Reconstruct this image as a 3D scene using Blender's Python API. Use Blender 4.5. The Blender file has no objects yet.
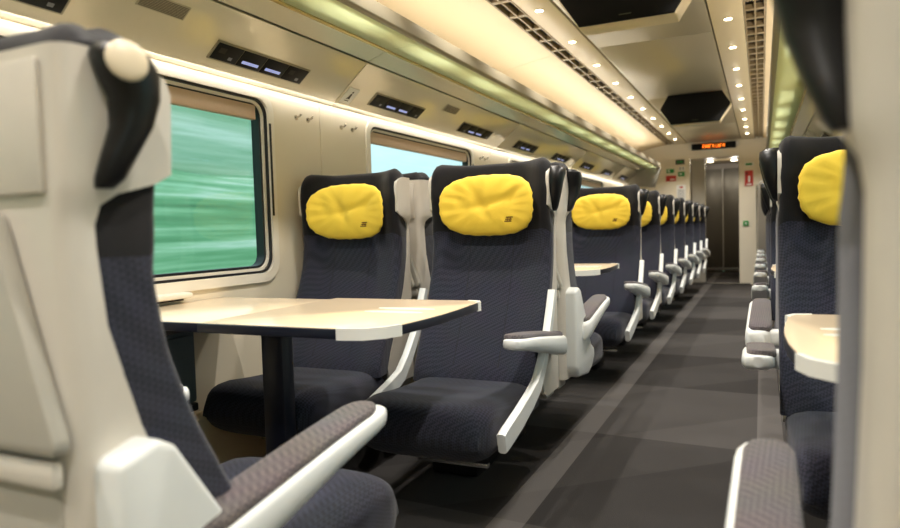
import bpy, bmesh, math, random
from mathutils import Matrix, Vector
random.seed(7)
sc = bpy.context.scene
col = sc.collection

# ------------------------------------------------------------------ camera
cam_d = bpy.data.cameras.new('camera'); cam = bpy.data.objects.new('camera', cam_d); col.objects.link(cam)
F = Vector((-0.42189825, 0.9052556, -0.05014141)); R = Vector((0.90662323, 0.4208763, -0.02995777)); U = Vector((0.00601611, 0.05809849, 0.99829273))
cam.matrix_world = Matrix(((R.x, U.x, -F.x, 0.0), (R.y, U.y, -F.y, 0.0), (R.z, U.z, -F.z, 1.0), (0, 0, 0, 1)))
cam_d.sensor_width = 36.0; cam_d.lens = 670.0/900.0*36.0; cam_d.clip_start = 0.02
cam_d.dof.use_dof = True; cam_d.dof.focus_distance = 2.5; cam_d.dof.aperture_fstop = 2.6
sc.camera = cam
# ------------------------------------------------------------------ world, view
w = bpy.data.worlds.new('world'); sc.world = w; w.use_nodes = True
w.node_tree.nodes['Background'].inputs[0].default_value = (0.70, 0.92, 1.0, 1)
w.node_tree.nodes['Background'].inputs[1].default_value = 1.3
vs = sc.view_settings
vs.view_transform = 'Standard'; vs.look = 'None'; vs.gamma = 1.0; vs.use_curve_mapping = False; vs.exposure = 0.18
sc.cycles.use_denoising = True; sc.cycles.max_bounces = 8; sc.cycles.diffuse_bounces = 5; sc.cycles.glossy_bounces = 4
sc.cycles.transparent_max_bounces = 12; sc.cycles.sample_clamp_indirect = 6.0
sc.cycles.caustics_reflective = False; sc.cycles.caustics_refractive = False
COVE_W, UP_W, SPOT_W = 15.0, 34.0, 36.0          # watts of cove lamps, added ceiling wash, downlights

# ------------------------------------------------------------------ materials
M = {}
def lin(r, g, b):
    f = lambda c: (c/255)/12.92 if c <= 10.3 else (((c/255)+0.055)/1.055)**2.4
    return (f(r), f(g), f(b), 1.0)
def mat(name, rgb, rough=0.5, metal=0.0, emit=0.0, spec=0.5, coat=0.0, noise=0.0, nscale=30.0, bump=0.0, bscale=200.0, sheen=0.0):
    m = bpy.data.materials.new(name); m.use_nodes = True; nt = m.node_tree; b = nt.nodes['Principled BSDF']
    c = lin(*rgb); b.inputs['Base Color'].default_value = c
    b.inputs['Roughness'].default_value = rough; b.inputs['Metallic'].default_value = metal
    b.inputs['Specular IOR Level'].default_value = spec; b.inputs['Coat Weight'].default_value = coat
    b.inputs['Coat Roughness'].default_value = 0.08; b.inputs['Sheen Weight'].default_value = sheen
    if emit:
        b.inputs['Emission Color'].default_value = c; b.inputs['Emission Strength'].default_value = emit
    tc = nt.nodes.new('ShaderNodeTexCoord')
    if noise:
        n = nt.nodes.new('ShaderNodeTexNoise'); n.inputs['Scale'].default_value = nscale; n.inputs['Detail'].default_value = 4
        mx = nt.nodes.new('ShaderNodeMix'); mx.data_type = 'RGBA'
        mx.inputs[6].default_value = tuple(v*(1-noise) for v in c[:3])+(1,); mx.inputs[7].default_value = tuple(min(1, v*(1+noise)) for v in c[:3])+(1,)
        nt.links.new(tc.outputs['Object'], n.inputs['Vector']); nt.links.new(n.outputs['Fac'], mx.inputs[0]); nt.links.new(mx.outputs[2], b.inputs['Base Color'])
    if bump:
        n = nt.nodes.new('ShaderNodeTexNoise'); n.inputs['Scale'].default_value = bscale
        bp = nt.nodes.new('ShaderNodeBump'); bp.inputs['Strength'].default_value = bump; bp.inputs['Distance'].default_value = 0.002
        nt.links.new(tc.outputs['Object'], n.inputs['Vector']); nt.links.new(n.outputs['Fac'], bp.inputs['Height']); nt.links.new(bp.outputs['Normal'], b.inputs['Normal'])
    M[name] = m
    return m
def tweed(name, a, bcol, size=0.0042, rough=0.85, sheen=0.15):
    m = mat(name, a, rough, spec=0.25, sheen=sheen); nt = m.node_tree; b = nt.nodes['Principled BSDF']
    tc = nt.nodes.new('ShaderNodeTexCoord'); mp = nt.nodes.new('ShaderNodeMapping'); mp.inputs['Rotation'].default_value = (0.6, 0.5, 0.785)
    ck = nt.nodes.new('ShaderNodeTexChecker'); ck.inputs['Scale'].default_value = 1/size/1.4
    ck.inputs['Color1'].default_value = lin(*a); ck.inputs['Color2'].default_value = lin(*bcol)
    n = nt.nodes.new('ShaderNodeTexNoise'); n.inputs['Scale'].default_value = 9; n.inputs['Detail'].default_value = 5
    mx = nt.nodes.new('ShaderNodeMix'); mx.data_type = 'RGBA'; mx.blend_type = 'MULTIPLY'; mx.inputs[0].default_value = 0.35
    bp = nt.nodes.new('ShaderNodeBump'); bp.inputs['Strength'].default_value = 0.25; bp.inputs['Distance'].default_value = 0.001
    nt.links.new(tc.outputs['Object'], mp.inputs['Vector']); nt.links.new(mp.outputs[0], ck.inputs['Vector']); nt.links.new(tc.outputs['Object'], n.inputs['Vector'])
    nt.links.new(ck.outputs['Color'], mx.inputs[6]); nt.links.new(n.outputs['Color'], mx.inputs[7]); nt.links.new(mx.outputs[2], b.inputs['Base Color'])
    nt.links.new(ck.outputs['Fac'], bp.inputs['Height']); nt.links.new(bp.outputs['Normal'], b.inputs['Normal'])
    return m
tweed('seat_fabric', (54, 56, 72), (36, 38, 50), 0.0052)
tweed('head_fabric', (27, 26, 29), (22, 21, 24))
tweed('pad_fabric', (112, 104, 104), (84, 79, 82), 0.005)
mat('seat_seam', (24, 25, 32), 0.8)
mat('shell', (210, 204, 194), 0.38, noise=0.03)
mat('shell_grey', (172, 168, 158), 0.42, noise=0.03)
mat('white_plastic', (226, 229, 228), 0.35, noise=0.02)
mat('handle_black', (9, 10, 14), 0.38, spec=0.4)
mat('cap_cream', (226, 212, 186), 0.35)
mat('black', (12, 12, 14), 0.6)
mat('steel', (190, 190, 188), 0.25, metal=1.0)
mat('pillow', (255, 214, 66), 0.7, noise=0.06, nscale=14, sheen=0.2)
mat('print_brown', (120, 78, 22), 0.8)
mat('table_top', (236, 214, 182), 0.22, noise=0.05, nscale=6, coat=0.3)
mat('table_edge', (22, 26, 40), 0.35)
mat('table_white', (246, 246, 240), 0.2)
mat('wall_cream', (226, 216, 194), 0.45, noise=0.015, nscale=3)
mat('frame_cream', (232, 226, 212), 0.3)
mat('fascia', (228, 220, 200), 0.2, metal=0.12, coat=0.4, noise=0.02)
mat('gold_rail', (214, 190, 130), 0.25, metal=0.6)
mat('rack_bar', (150, 142, 122), 0.35, metal=0.4)
mat('ceiling_cream', (226, 206, 170), 0.5, noise=0.015, nscale=3)
mat('strip_cream', (216, 200, 164), 0.35)
mat('ceiling_metal', (188, 178, 152), 0.3, metal=0.3)
mat('slot_dark', (34, 28, 22), 0.7)
mat('slot_bar', (150, 132, 100), 0.45)
mat('screen_black', (6, 6, 7), 0.6, spec=0.2)
mat('panel_black', (12, 12, 16), 0.5, spec=0.25)
mat('lens', (255, 236, 200), 0.4, emit=14.0)
mat('cove_lens', (255, 240, 212), 0.4, emit=4.0)
mat('read_light', (150, 160, 214), 0.4, emit=0.7)
mat('print_grey', (130, 132, 140), 0.6)
mat('led_orange', (255, 140, 40), 0.4, emit=2.0)
mat('sign_white', (246, 246, 242), 0.5)
mat('sign_green', (30, 150, 70), 0.5)
mat('sign_red', (196, 50, 40), 0.5)
mat('sign_dark', (52, 60, 40), 0.4)
mat('bin_grey', (96, 108, 108), 0.5)
mat('heater', (214, 190, 148), 0.45)
mat('blind', (196, 172, 150), 0.7)
mat('gasket', (18, 19, 24), 0.4)
mat('end_wall', (240, 232, 212), 0.5, noise=0.015, nscale=3)
mat('vestibule', (120, 108, 92), 0.4)
mat('vestibule_door', (104, 100, 90), 0.35, metal=0.3)
mat('plate_grey', (150, 146, 138), 0.4, metal=0.3)
mat('hook_chrome', (200, 196, 186), 0.18, metal=1.0)
mat('grille', (176, 168, 150), 0.6)
mat('grille_slit', (112, 104, 90), 0.7)

def glass():
    m = bpy.data.materials.new('window_glass'); m.use_nodes = True; nt = m.node_tree; nt.nodes.clear()
    o = nt.nodes.new('ShaderNodeOutputMaterial'); t = nt.nodes.new('ShaderNodeBsdfTransparent'); g = nt.nodes.new('ShaderNodeBsdfGlossy'); mx = nt.nodes.new('ShaderNodeMixShader'); fr = nt.nodes.new('ShaderNodeLayerWeight'); pw = nt.nodes.new('ShaderNodeMath'); pw.operation = 'POWER'; pw.inputs[1].default_value = 5.0; ma = nt.nodes.new('ShaderNodeMath'); ma.operation = 'MULTIPLY_ADD'; ma.inputs[1].default_value = 0.8; ma.inputs[2].default_value = 0.03
    t.inputs[0].default_value = (0.84, 0.92, 0.90, 1); g.inputs['Roughness'].default_value = 0.02; fr.inputs[0].default_value = 0.5
    nt.links.new(fr.outputs['Facing'], pw.inputs[0]); nt.links.new(pw.outputs[0], ma.inputs[0]); nt.links.new(ma.outputs[0], mx.inputs[0]); nt.links.new(t.outputs[0], mx.inputs[1]); nt.links.new(g.outputs[0], mx.inputs[2]); nt.links.new(mx.outputs[0], o.inputs[0])
    M['glass'] = m
glass()
def shelf_glass():
    m = bpy.data.materials.new('glass_green'); m.use_nodes = True; nt = m.node_tree; nt.nodes.clear(); L = nt.links
    o = nt.nodes.new('ShaderNodeOutputMaterial'); t = nt.nodes.new('ShaderNodeBsdfTranslucent'); d = nt.nodes.new('ShaderNodeBsdfDiffuse'); g = nt.nodes.new('ShaderNodeBsdfGlossy'); a = nt.nodes.new('ShaderNodeMixShader'); b = nt.nodes.new('ShaderNodeMixShader')
    t.inputs[0].default_value = (0.90, 0.97, 0.76, 1); d.inputs[0].default_value = (0.74, 0.80, 0.60, 1); g.inputs['Roughness'].default_value = 0.15; g.inputs[0].default_value = (0.9, 1.0, 0.85, 1)
    a.inputs[0].default_value = 0.35; b.inputs[0].default_value = 0.10
    L.new(t.outputs[0], a.inputs[1]); L.new(d.outputs[0], a.inputs[2]); L.new(a.outputs[0], b.inputs[1]); L.new(g.outputs[0], b.inputs[2]); L.new(b.outputs[0], o.inputs[0])
    M['glass_green'] = m
shelf_glass()
def carpet():
    m = mat('carpet', (52, 48, 46), 0.95, spec=0.15); nt = m.node_tree; b = nt.nodes['Principled BSDF']; L = nt.links
    tc = nt.nodes.new('ShaderNodeTexCoord'); sp = nt.nodes.new('ShaderNodeSeparateXYZ'); L.new(tc.outputs['Object'], sp.inputs[0])
    def math_(op, a, c, d=None):
        n = nt.nodes.new('ShaderNodeMath'); n.operation = op
        for i, v in enumerate((a, c, d)):
            if v is None: continue
            if isinstance(v, (int, float)): n.inputs[i].default_value = v
            else: L.new(v, n.inputs[i])
        return n.outputs[0]
    x, y = sp.outputs[0], sp.outputs[1]
    # broad cross bands, slightly skewed, alternately lighter and darker
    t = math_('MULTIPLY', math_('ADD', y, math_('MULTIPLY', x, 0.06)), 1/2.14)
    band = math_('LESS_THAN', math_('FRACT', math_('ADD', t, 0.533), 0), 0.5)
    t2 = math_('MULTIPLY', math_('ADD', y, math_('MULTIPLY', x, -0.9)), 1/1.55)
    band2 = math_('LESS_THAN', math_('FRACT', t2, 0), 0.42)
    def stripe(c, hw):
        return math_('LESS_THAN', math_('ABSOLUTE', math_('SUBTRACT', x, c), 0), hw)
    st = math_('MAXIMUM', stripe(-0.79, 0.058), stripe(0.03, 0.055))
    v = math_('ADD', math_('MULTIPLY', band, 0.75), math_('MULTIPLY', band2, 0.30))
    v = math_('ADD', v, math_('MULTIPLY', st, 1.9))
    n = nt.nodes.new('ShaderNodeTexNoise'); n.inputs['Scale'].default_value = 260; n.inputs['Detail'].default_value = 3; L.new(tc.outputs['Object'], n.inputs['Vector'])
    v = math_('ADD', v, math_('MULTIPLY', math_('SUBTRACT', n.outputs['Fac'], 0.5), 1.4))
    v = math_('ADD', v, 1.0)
    mx = nt.nodes.new('ShaderNodeMix'); mx.data_type = 'RGBA'; mx.blend_type = 'MULTIPLY'; mx.inputs[0].default_value = 1.0
    mx.inputs[6].default_value = lin(53, 51, 50)
    cm = nt.nodes.new('ShaderNodeCombineColor'); [L.new(v, cm.inputs[i]) for i in range(3)]
    L.new(cm.outputs[0], mx.inputs[7]); L.new(mx.outputs[2], b.inputs['Base Color'])
    bp = nt.nodes.new('ShaderNodeBump'); bp.inputs['Strength'].default_value = 0.5; bp.inputs['Distance'].default_value = 0.004
    L.new(n.outputs['Fac'], bp.inputs['Height']); L.new(bp.outputs['Normal'], b.inputs['Normal'])
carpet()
def streaks(name, cols, sc_, seed):
    m = mat(name, (100, 150, 110), 0.9, spec=0.1); nt = m.node_tree; b = nt.nodes['Principled BSDF']; L = nt.links
    tc = nt.nodes.new('ShaderNodeTexCoord'); mp = nt.nodes.new('ShaderNodeMapping'); mp.inputs['Scale'].default_value = sc_; mp.inputs['Location'].default_value = (seed, seed, seed)
    n = nt.nodes.new('ShaderNodeTexNoise'); n.inputs['Scale'].default_value = 1.6; n.inputs['Detail'].default_value = 6; n.inputs['Roughness'].default_value = 0.62
    r = nt.nodes.new('ShaderNodeValToRGB'); e = r.color_ramp.elements
    e[0].position = 0.34; e[0].color = lin(*cols[0]); e[1].position = 0.68; e[1].color = lin(*cols[3])
    k = e.new(0.46); k.color = lin(*cols[1]); k = e.new(0.57); k.color = lin(*cols[2])
    L.new(tc.outputs['Object'], mp.inputs['Vector']); L.new(mp.outputs[0], n.inputs['Vector']); L.new(n.outputs['Fac'], r.inputs[0]); L.new(r.outputs[0], b.inputs['Base Color'])
streaks('meadow', ((96, 140, 100), (122, 170, 124), (164, 200, 160), (224, 230, 212)), (0.35, 0.07, 2.6), 0.0)
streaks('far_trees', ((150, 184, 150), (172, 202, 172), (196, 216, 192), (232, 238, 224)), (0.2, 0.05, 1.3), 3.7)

# ------------------------------------------------------------------ mesh helpers
def link(o, parent=None, label=None, cat=None, group=None, kind=None):
    col.objects.link(o)
    if parent is not None: o.parent = parent
    return tag(o, label, cat, group, kind)
def tag(o, label=None, cat=None, group=None, kind=None):
    if label: o['label'] = label
    if cat: o['category'] = cat
    if group: o['group'] = group
    if kind: o['kind'] = kind
    return o
def empty(name, loc=(0, 0, 0), rz=0.0, **k):
    o = bpy.data.objects.new(name, None); o.empty_display_size = 0.05; o.location = loc; o.rotation_euler = (0, 0, rz)
    return link(o, **k)
def finish(bm, name, m, parent=None, smooth=True, bevel=0.0, seg=2, angle=35, **k):
    bmesh.ops.remove_doubles(bm, verts=bm.verts, dist=1e-6)
    bmesh.ops.recalc_face_normals(bm, faces=bm.faces)
    if bevel:
        es = [e for e in bm.edges if len(e.link_faces) == 2 and e.calc_face_angle(0) > 0.5]
        bmesh.ops.bevel(bm, geom=es, offset=bevel, offset_type='OFFSET', segments=seg, profile=0.5, affect='EDGES', clamp_overlap=True)
    me = bpy.data.meshes.new(name); bm.to_mesh(me); bm.free()
    if smooth:
        me.polygons.foreach_set('use_smooth', [True]*len(me.polygons)); me.set_sharp_from_angle(angle=math.radians(angle))
    me.materials.append(M[m] if isinstance(m, str) else m)
    o = bpy.data.objects.new(name, me)
    return link(o, parent, **k)
def add_box(bm, x0, x1, y0, y1, z0, z1):
    v = [bm.verts.new((x, y, z)) for x in (x0, x1) for y in (y0, y1) for z in (z0, z1)]
    for f in ((0, 1, 3, 2), (4, 6, 7, 5), (0, 4, 5, 1), (2, 3, 7, 6), (0, 2, 6, 4), (1, 5, 7, 3)): bm.faces.new([v[i] for i in f])
def box(name, b, m, parent=None, bevel=0.0, **k):
    bm = bmesh.new(); add_box(bm, *b); return finish(bm, name, m, parent, bevel=bevel, **k)
def prism_bm(bm, pts, axis, a0, a1):
    def P(p, a):
        return {'x': (a, p[0], p[1]), 'y': (p[0], a, p[1]), 'z': (p[0], p[1], a)}[axis]
    A = [bm.verts.new(P(p, a0)) for p in pts]; B = [bm.verts.new(P(p, a1)) for p in pts]; n = len(pts)
    bm.faces.new(A); bm.faces.new(B[::-1])
    for i in range(n): bm.faces.new((A[i], B[i], B[(i+1) % n], A[(i+1) % n]))
def prism(name, pts, axis, a0, a1, m, parent=None, bevel=0.0, **k):
    bm = bmesh.new(); prism_bm(bm, pts, axis, a0, a1); return finish(bm, name, m, parent, bevel=bevel, **k)
def loft_bm(bm, rings, caps=True, close=True):
    V = [[bm.verts.new(p) for p in r] for r in rings]; n = len(V[0])
    for a, b in zip(V, V[1:]):
        for i in range(n if close else n-1):
            j = (i+1) % n
            bm.faces.new((a[i], a[j], b[j], b[i]))
    if caps: bm.faces.new(V[0]); bm.faces.new(V[-1][::-1])
def loft(name, rings, m, parent=None, caps=True, close=True, **k):
    bm = bmesh.new(); loft_bm(bm, rings, caps, close); return finish(bm, name, m, parent, **k)
def interp(t, tab):
    if t <= tab[0][0]: return tab[0][1]
    for (a, va), (b, vb) in zip(tab, tab[1:]):
        if t <= b:
            u = (t-a)/(b-a); return va+(vb-va)*u
    return tab[-1][1]
def smooth01(t):
    t = max(0.0, min(1.0, t)); return t*t*(3-2*t)
def tube_rings(path, r, n=8):
    rings = []
    for i, p in enumerate(path):
        p = Vector(p); a = Vector(path[max(0, i-1)]); b = Vector(path[min(len(path)-1, i+1)]); d = (b-a).normalized()
        u = d.cross(Vector((0, 0, 1)));  u = u if u.length > 1e-3 else d.cross(Vector((1, 0, 0))); u.normalize(); v = d.cross(u)
        rr = r[i] if isinstance(r, (list, tuple)) else r
        rings.append([tuple(p+(u*math.cos(t)+v*math.sin(t))*rr) for t in [2*math.pi*k/n for k in range(n)]])
    return rings
def copy_tree(o, parent=None):
    c = o.copy(); col.objects.link(c); c.parent = parent
    for ch in o.children: copy_tree(ch, c)
    return c

ORD = ['first', 'second', 'third', 'fourth', 'fifth', 'sixth', 'seventh', 'eighth', 'ninth', 'tenth', 'eleventh', 'twelfth', 'thirteenth', 'fourteenth', 'fifteenth', 'sixteenth']
CX = -0.69                       # centre line of the car
WL, WR = -2.0, 0.62              # inner faces of the side walls
YB, YE = -1.86, 11.63            # back end, end wall with the doorway
def mx_(x, side): return x if side < 0 else 2*CX-x      # mirror about the centre line

# ------------------------------------------------------------------ floor, walls, ceiling
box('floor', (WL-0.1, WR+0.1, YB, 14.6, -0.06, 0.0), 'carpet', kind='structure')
PITCH = 2.33; SEAM0 = 2.80
def rrect(y0, y1, z0, z1, r, n=6):
    pts = []
    for cy, cz, a0 in ((y1-r, z1-r, 0), (y0+r, z1-r, 90), (y0+r, z0+r, 180), (y1-r, z0+r, 270)):
        for i in range(n+1):
            a = math.radians(a0+90*i/n); pts.append((cy+r*math.cos(a), cz+r*math.sin(a)))
    return pts
def outer_for(y0, y1, z0, z1, hole, n=6):
    out = []; k = 0
    for cy, cz, q in ((y1, z1, 0), (y0, z1, 1), (y0, z0, 2), (y1, z0, 3)):
        for i in range(n+1):
            h = hole[k]; k += 1
            if i == n//2: out.append((cy, cz))
            elif (i < n//2) == (q in (0, 2)): out.append((cy, h[1]))
            else: out.append((h[0], cz))
    return out
WIN = []
def wall_side(side):
    nm = 'left' if side < 0 else 'right'
    X = lambda x: mx_(x, side)
    bm = bmesh.new()
    a, b = sorted((X(-2.035), X(-2.09)))
    add_box(bm, a, b, YB, YE, 1.69, 2.42)
    k = -2
    seams = []
    while SEAM0+PITCH*k < YE:
        seams.append(SEAM0+PITCH*k); k += 1
    for s in seams: add_box(bm, a, b, s-0.06, s+0.06, 0, 1.7)
    add_box(bm, a, b, YE-0.06, YE, 0, 1.7)
    wall = finish(bm, 'wall_'+nm, 'slot_dark', kind='structure')
    box('upper_lining', (*sorted((X(-2.0), X(-2.034))), YB, YE, 1.702, 2.40), 'wall_cream', wall)
    seams = seams+[YE]
    for s0, s1 in zip(seams, seams[1:]):
        y0, y1 = s0+0.003, s1-0.003
        if s1-s0 < 2.2:
            box('wall_panel', (*sorted((X(-2.0), X(-2.03))), y0, y1, 0.0, 1.70), 'wall_cream', wall)
            continue
        hole = rrect(s0+0.44, s1-0.38, 0.815, 1.625, 0.085); out = outer_for(y0, y1, 0.0, 1.70, hole)
        bm = bmesh.new()
        O = [bm.verts.new((X(-2.0), *p)) for p in out]; H = [bm.verts.new((X(-2.0), *p)) for p in hole]; D = [bm.verts.new((X(-2.085), *p)) for p in hole]; E_ = [bm.verts.new((X(-2.085), *p)) for p in out]
        n = len(out)
        for i in range(n):
            j = (i+1) % n
            bm.faces.new((O[i], O[j], H[j], H[i])); bm.faces.new((H[i], H[j], D[j], D[i]))
            bm.faces.new((D[i], D[j], E_[j], E_[i])); bm.faces.new((E_[i], E_[j], O[j], O[i]))
        finish(bm, 'wall_panel', 'wall_cream', wall)
        WIN.append((side, s0+0.44, s1-0.38))
    return wall
wall_left = wall_side(-1); wall_right = wall_side(1)
def ring_frame(name, y0, y1, z0, z1, r, wd, xa, xb, m, parent, side):
    A = rrect(y0, y1, z0, z1, r); B = rrect(y0+wd, y1-wd, z0+wd, z1-wd, max(0.01, r-wd))
    xa, xb = mx_(xa, side), mx_(xb, side); bm = bmesh.new(); n = len(A)
    V = [[bm.verts.new((x, *p)) for p in L] for L, x in ((A, xa), (A, xb), (B, xb), (B, xa))]
    for q in range(4):
        for i in range(n):
            j = (i+1) % n; bm.faces.new((V[q][i], V[q][j], V[(q+1) % 4][j], V[(q+1) % 4][i]))
    return finish(bm, name, m, parent, angle=40)
for i, (side, y0, y1) in enumerate(WIN):
    nm = 'window_%d' % (i+1)
    root = empty(nm, (0, 0, 0), kind='structure'); z0, z1 = 0.815, 1.625
    ring_frame('frame', y0-0.018, y1+0.018, z0-0.018, z1+0.018, 0.10, 0.040, -2.03, -1.990, 'frame_cream', root, side)
    ring_frame('gasket', y0+0.022, y1-0.022, z0+0.022, z1-0.022, 0.075, 0.010, -2.06, -1.998, 'gasket', root, side)
    ring_frame('inner_frame', y0+0.032, y1-0.032, z0+0.032, z1-0.032, 0.068, 0.012, -2.06, -2.008, 'frame_cream', root, side)
    ring_frame('gasket', y0+0.044, y1-0.044, z0+0.044, z1-0.044, 0.06, 0.010, -2.06, -2.016, 'gasket', root, side)
    prism('pane', rrect(y0+0.04, y1-0.04, z0+0.04, z1-0.04, 0.06), 'x', mx_(-2.045, side), mx_(-2.051, side), 'glass', root)
    box('blind', (*sorted((mx_(-2.012, side), mx_(-2.040, side))), y0+0.06, y1-0.075, z1-0.115, z1-0.05), 'blind', root, bevel=0.006)
    box('blind_guide', (*sorted((mx_(-1.986, side), mx_(-1.991, side))), y1-0.018, y1-0.008, 1.09, 1.50), 'gasket', root)
for nm, side in (('left', -1), ('right', 1)):
    box('baseboard_'+nm, (*sorted((mx_(-2.0, side), mx_(-1.90, side))), YB, YE-0.02, 0.0, 0.325), 'heater', bevel=0.012, kind='structure')
# end wall with the doorway
DX0, DX1, DZ = -1.055, -0.322, 2.045
bm = bmesh.new()
add_box(bm, WL-0.05, DX0, YE, YE+0.10, 0, 2.42); add_box(bm, DX1, WR+0.05, YE, YE+0.10, 0, 2.42); add_box(bm, DX0, DX1, YE, YE+0.10, DZ, 2.42)
end_wall = finish(bm, 'wall_end', 'end_wall', kind='structure')
box('wall_back', (WL-0.1, WR+0.1, YB-0.08, YB, 0, 2.42), 'end_wall', kind='structure')
# vestibule beyond
box('wall_vestibule_left', (WL+0.35, WL+0.45, YE+0.1, 14.5, 0, 2.25), 'vestibule', kind='structure')
box('wall_vestibule_right', (WR-0.45, WR-0.35, YE+0.1, 14.5, 0, 2.25), 'vestibule', kind='structure')
box('ceiling_vestibule', (WL+0.35, WR-0.35, YE+0.1, 14.5, 2.16, 2.25), 'slot_bar', kind='structure')
door = empty('door_1', (0, 14.35, 0), kind='structure')
box('leaf', (-1.22, -0.695, 0.0, 0.04, 0.0, 2.05), 'vestibule_door', door, bevel=0.006)
box('leaf', (-0.685, -0.16, 0.0, 0.04, 0.0, 2.05), 'vestibule_door', door, bevel=0.006)
box('seam_strip', (-0.696, -0.684, -0.008, 0.03, 0.03, 2.05), 'frame_cream', door)
box('kick_plate', (-1.22, -0.16, -0.010, 0.0, 0.05, 0.10), 'steel', door)
box('surround', (-1.65, -1.22, 0.0, 0.05, 0.0, 2.16), 'vestibule', door)
box('surround', (-0.16, 0.27, 0.0, 0.05, 0.0, 2.16), 'vestibule', door)
box('lintel', (-1.22, -0.16, 0.0, 0.05, 2.05, 2.16), 'vestibule', door)
leaf = empty('door_2', (DX0+0.02, YE+0.115, 0), kind='structure')
box('leaf', (0.0, 0.20, 0.0, 0.035, 0.02, 2.03), 'shell_grey', leaf, bevel=0.006)
box('edge_strip', (0.198, 0.214, -0.004, 0.039, 0.02, 2.03), 'steel', leaf)
box('trim_1', (DX0-0.12, DX1+0.16, YE-0.035, YE-0.001, 0.0, 0.022), 'steel', bevel=0.004, kind='structure')
box('trim_2', (-1.3, -0.10, 13.1, 13.14, 0.0, 0.012), 'steel', kind='structure')
for j, (x, y) in enumerate(((-0.86, 12.5), (-0.45, 12.5), (-0.86, 13.5), (-0.45, 13.5))):
    t = empty('vestibule_lamp', (x, y, 2.16), label='round white vestibule ceiling lamp, %s the doorway, on the %s-seat side' % ('just beyond' if y < 13 else 'deeper beyond', 'double' if x < -0.69 else 'single'), cat='lamp', group='vestibule ceiling lamps')
    bm = bmesh.new(); bmesh.ops.create_cone(bm, cap_ends=True, segments=20, radius1=0.075, radius2=0.065, depth=0.02); bmesh.ops.translate(bm, verts=bm.verts, vec=(0, 0, -0.012)); finish(bm, 'rim', 'steel', t)
    bm = bmesh.new(); bmesh.ops.create_cone(bm, cap_ends=True, segments=20, radius1=0.055, radius2=0.055, depth=0.006); bmesh.ops.translate(bm, verts=bm.verts, vec=(0, 0, -0.024)); finish(bm, 'lens', 'lens', t)
    pl = bpy.data.lights.new('lamp_light', 'POINT'); pl.energy = 3.5; pl.shadow_soft_size = 0.05; pl.color = (1.0, 0.92, 0.8); po = bpy.data.objects.new('lamp_light', pl); po.location = (0, 0, -0.09); link(po, t)

# ceiling: roof backing, then the lining in panels
ZC = 2.30
ceiling = box('ceiling', (WL-0.1, WR+0.1, YB, YE+0.1, 2.40, 2.46), 'slot_dark', kind='structure')
seam_y = [YB]+[0.35+PITCH*k for k in range(0, 5)]+[YE-0.005]
for a, b in zip(seam_y, seam_y[1:]):
    for side in (-1, 1):
        p = [(mx_(-1.99, side), 2.175), (mx_(-1.83, side), 2.226), (mx_(-1.62, side), 2.268), (mx_(-1.415, side), 2.298), (mx_(-1.415, side), 2.315), (mx_(-1.62, side), 2.288), (mx_(-1.83, side), 2.246), (mx_(-1.99, side), 2.195)]
        prism('side_panel', p, 'y', a+0.002, b-0.002, 'ceiling_cream', ceiling, angle=25)
    box('centre_panel', (-1.085, -0.295, a+0.003, b-0.003, ZC+0.004, ZC+0.03), 'ceiling_metal', ceiling, bevel=0.003)
for side in (-1, 1):
    a, b = sorted((mx_(-1.285, side), mx_(-1.095, side)))
    box('light_strip', (a, b, YB, YE-0.005, ZC-0.004, ZC+0.03), 'strip_cream', ceiling, bevel=0.004)
    a, b = sorted((mx_(-1.095, side), mx_(-1.085, side)))
    box('shadow_gap', (a, b, YB, YE-0.005, ZC+0.02, ZC+0.03), 'slot_dark', ceiling)
    a, b = sorted((mx_(-1.412, side), mx_(-1.288, side)))
    box('vent_trough', (a, b, YB, YE-0.005, ZC+0.035, ZC+0.05), 'slot_dark', ceiling)
    for xx in (-1.407, -1.352, -1.293):
        a, b = sorted((mx_(xx-0.005, side), mx_(xx+0.005, side)))
        box('vent_rail', (a, b, YB, YE-0.005, ZC-0.003, ZC+0.03), 'slot_bar', ceiling)
    proto = None; n = 0
    step = 0.30 if side < 0 else 0.20
    y = 2.2
    while y < YE-0.1:
        if proto is None:
            a, b = sorted((mx_(-1.405, side), mx_(-1.295, side)))
            proto = box('vent_crossbar', (a, b, -0.02, 0.02, ZC-0.001, ZC+0.03), 'slot_bar', ceiling); o = proto
        else:
            o = proto.copy(); col.objects.link(o)
        o.location.y = y; y += step

# ------------------------------------------------------------------ luggage racks with cove lamps and added ceiling wash
def strip_light(name, parent, x, y0, y1, z, wd, direction, power, colr, vis):
    d = bpy.data.lights.new(name, 'AREA'); d.shape = 'RECTANGLE'; d.size = wd; d.size_y = y1-y0; d.energy = power; d.color = colr
    o = bpy.data.objects.new(name, d); o.location = (x, (y0+y1)/2, z)
    o.rotation_euler = Vector(direction).to_track_quat('-Z', 'Y').to_euler()
    link(o, parent)
    # align the long side with the car
    q = Vector(direction).normalized(); zax = -q; yax = Vector((0, 1, 0)); xax = yax.cross(zax).normalized()
    o.matrix_local = Matrix(((xax.x, yax.x, zax.x, o.location.x), (xax.y, yax.y, zax.y, o.location.y), (xax.z, yax.z, zax.z, o.location.z), (0, 0, 0, 1)))
    return o
RS, RE = YB+0.05, 11.0
FA, FB = Vector((-1.995, 1.654)), Vector((-1.771, 1.842))
fseams = [RS]+[2.90+PITCH*k for k in range(-1, 4)]+[RE]
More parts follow.
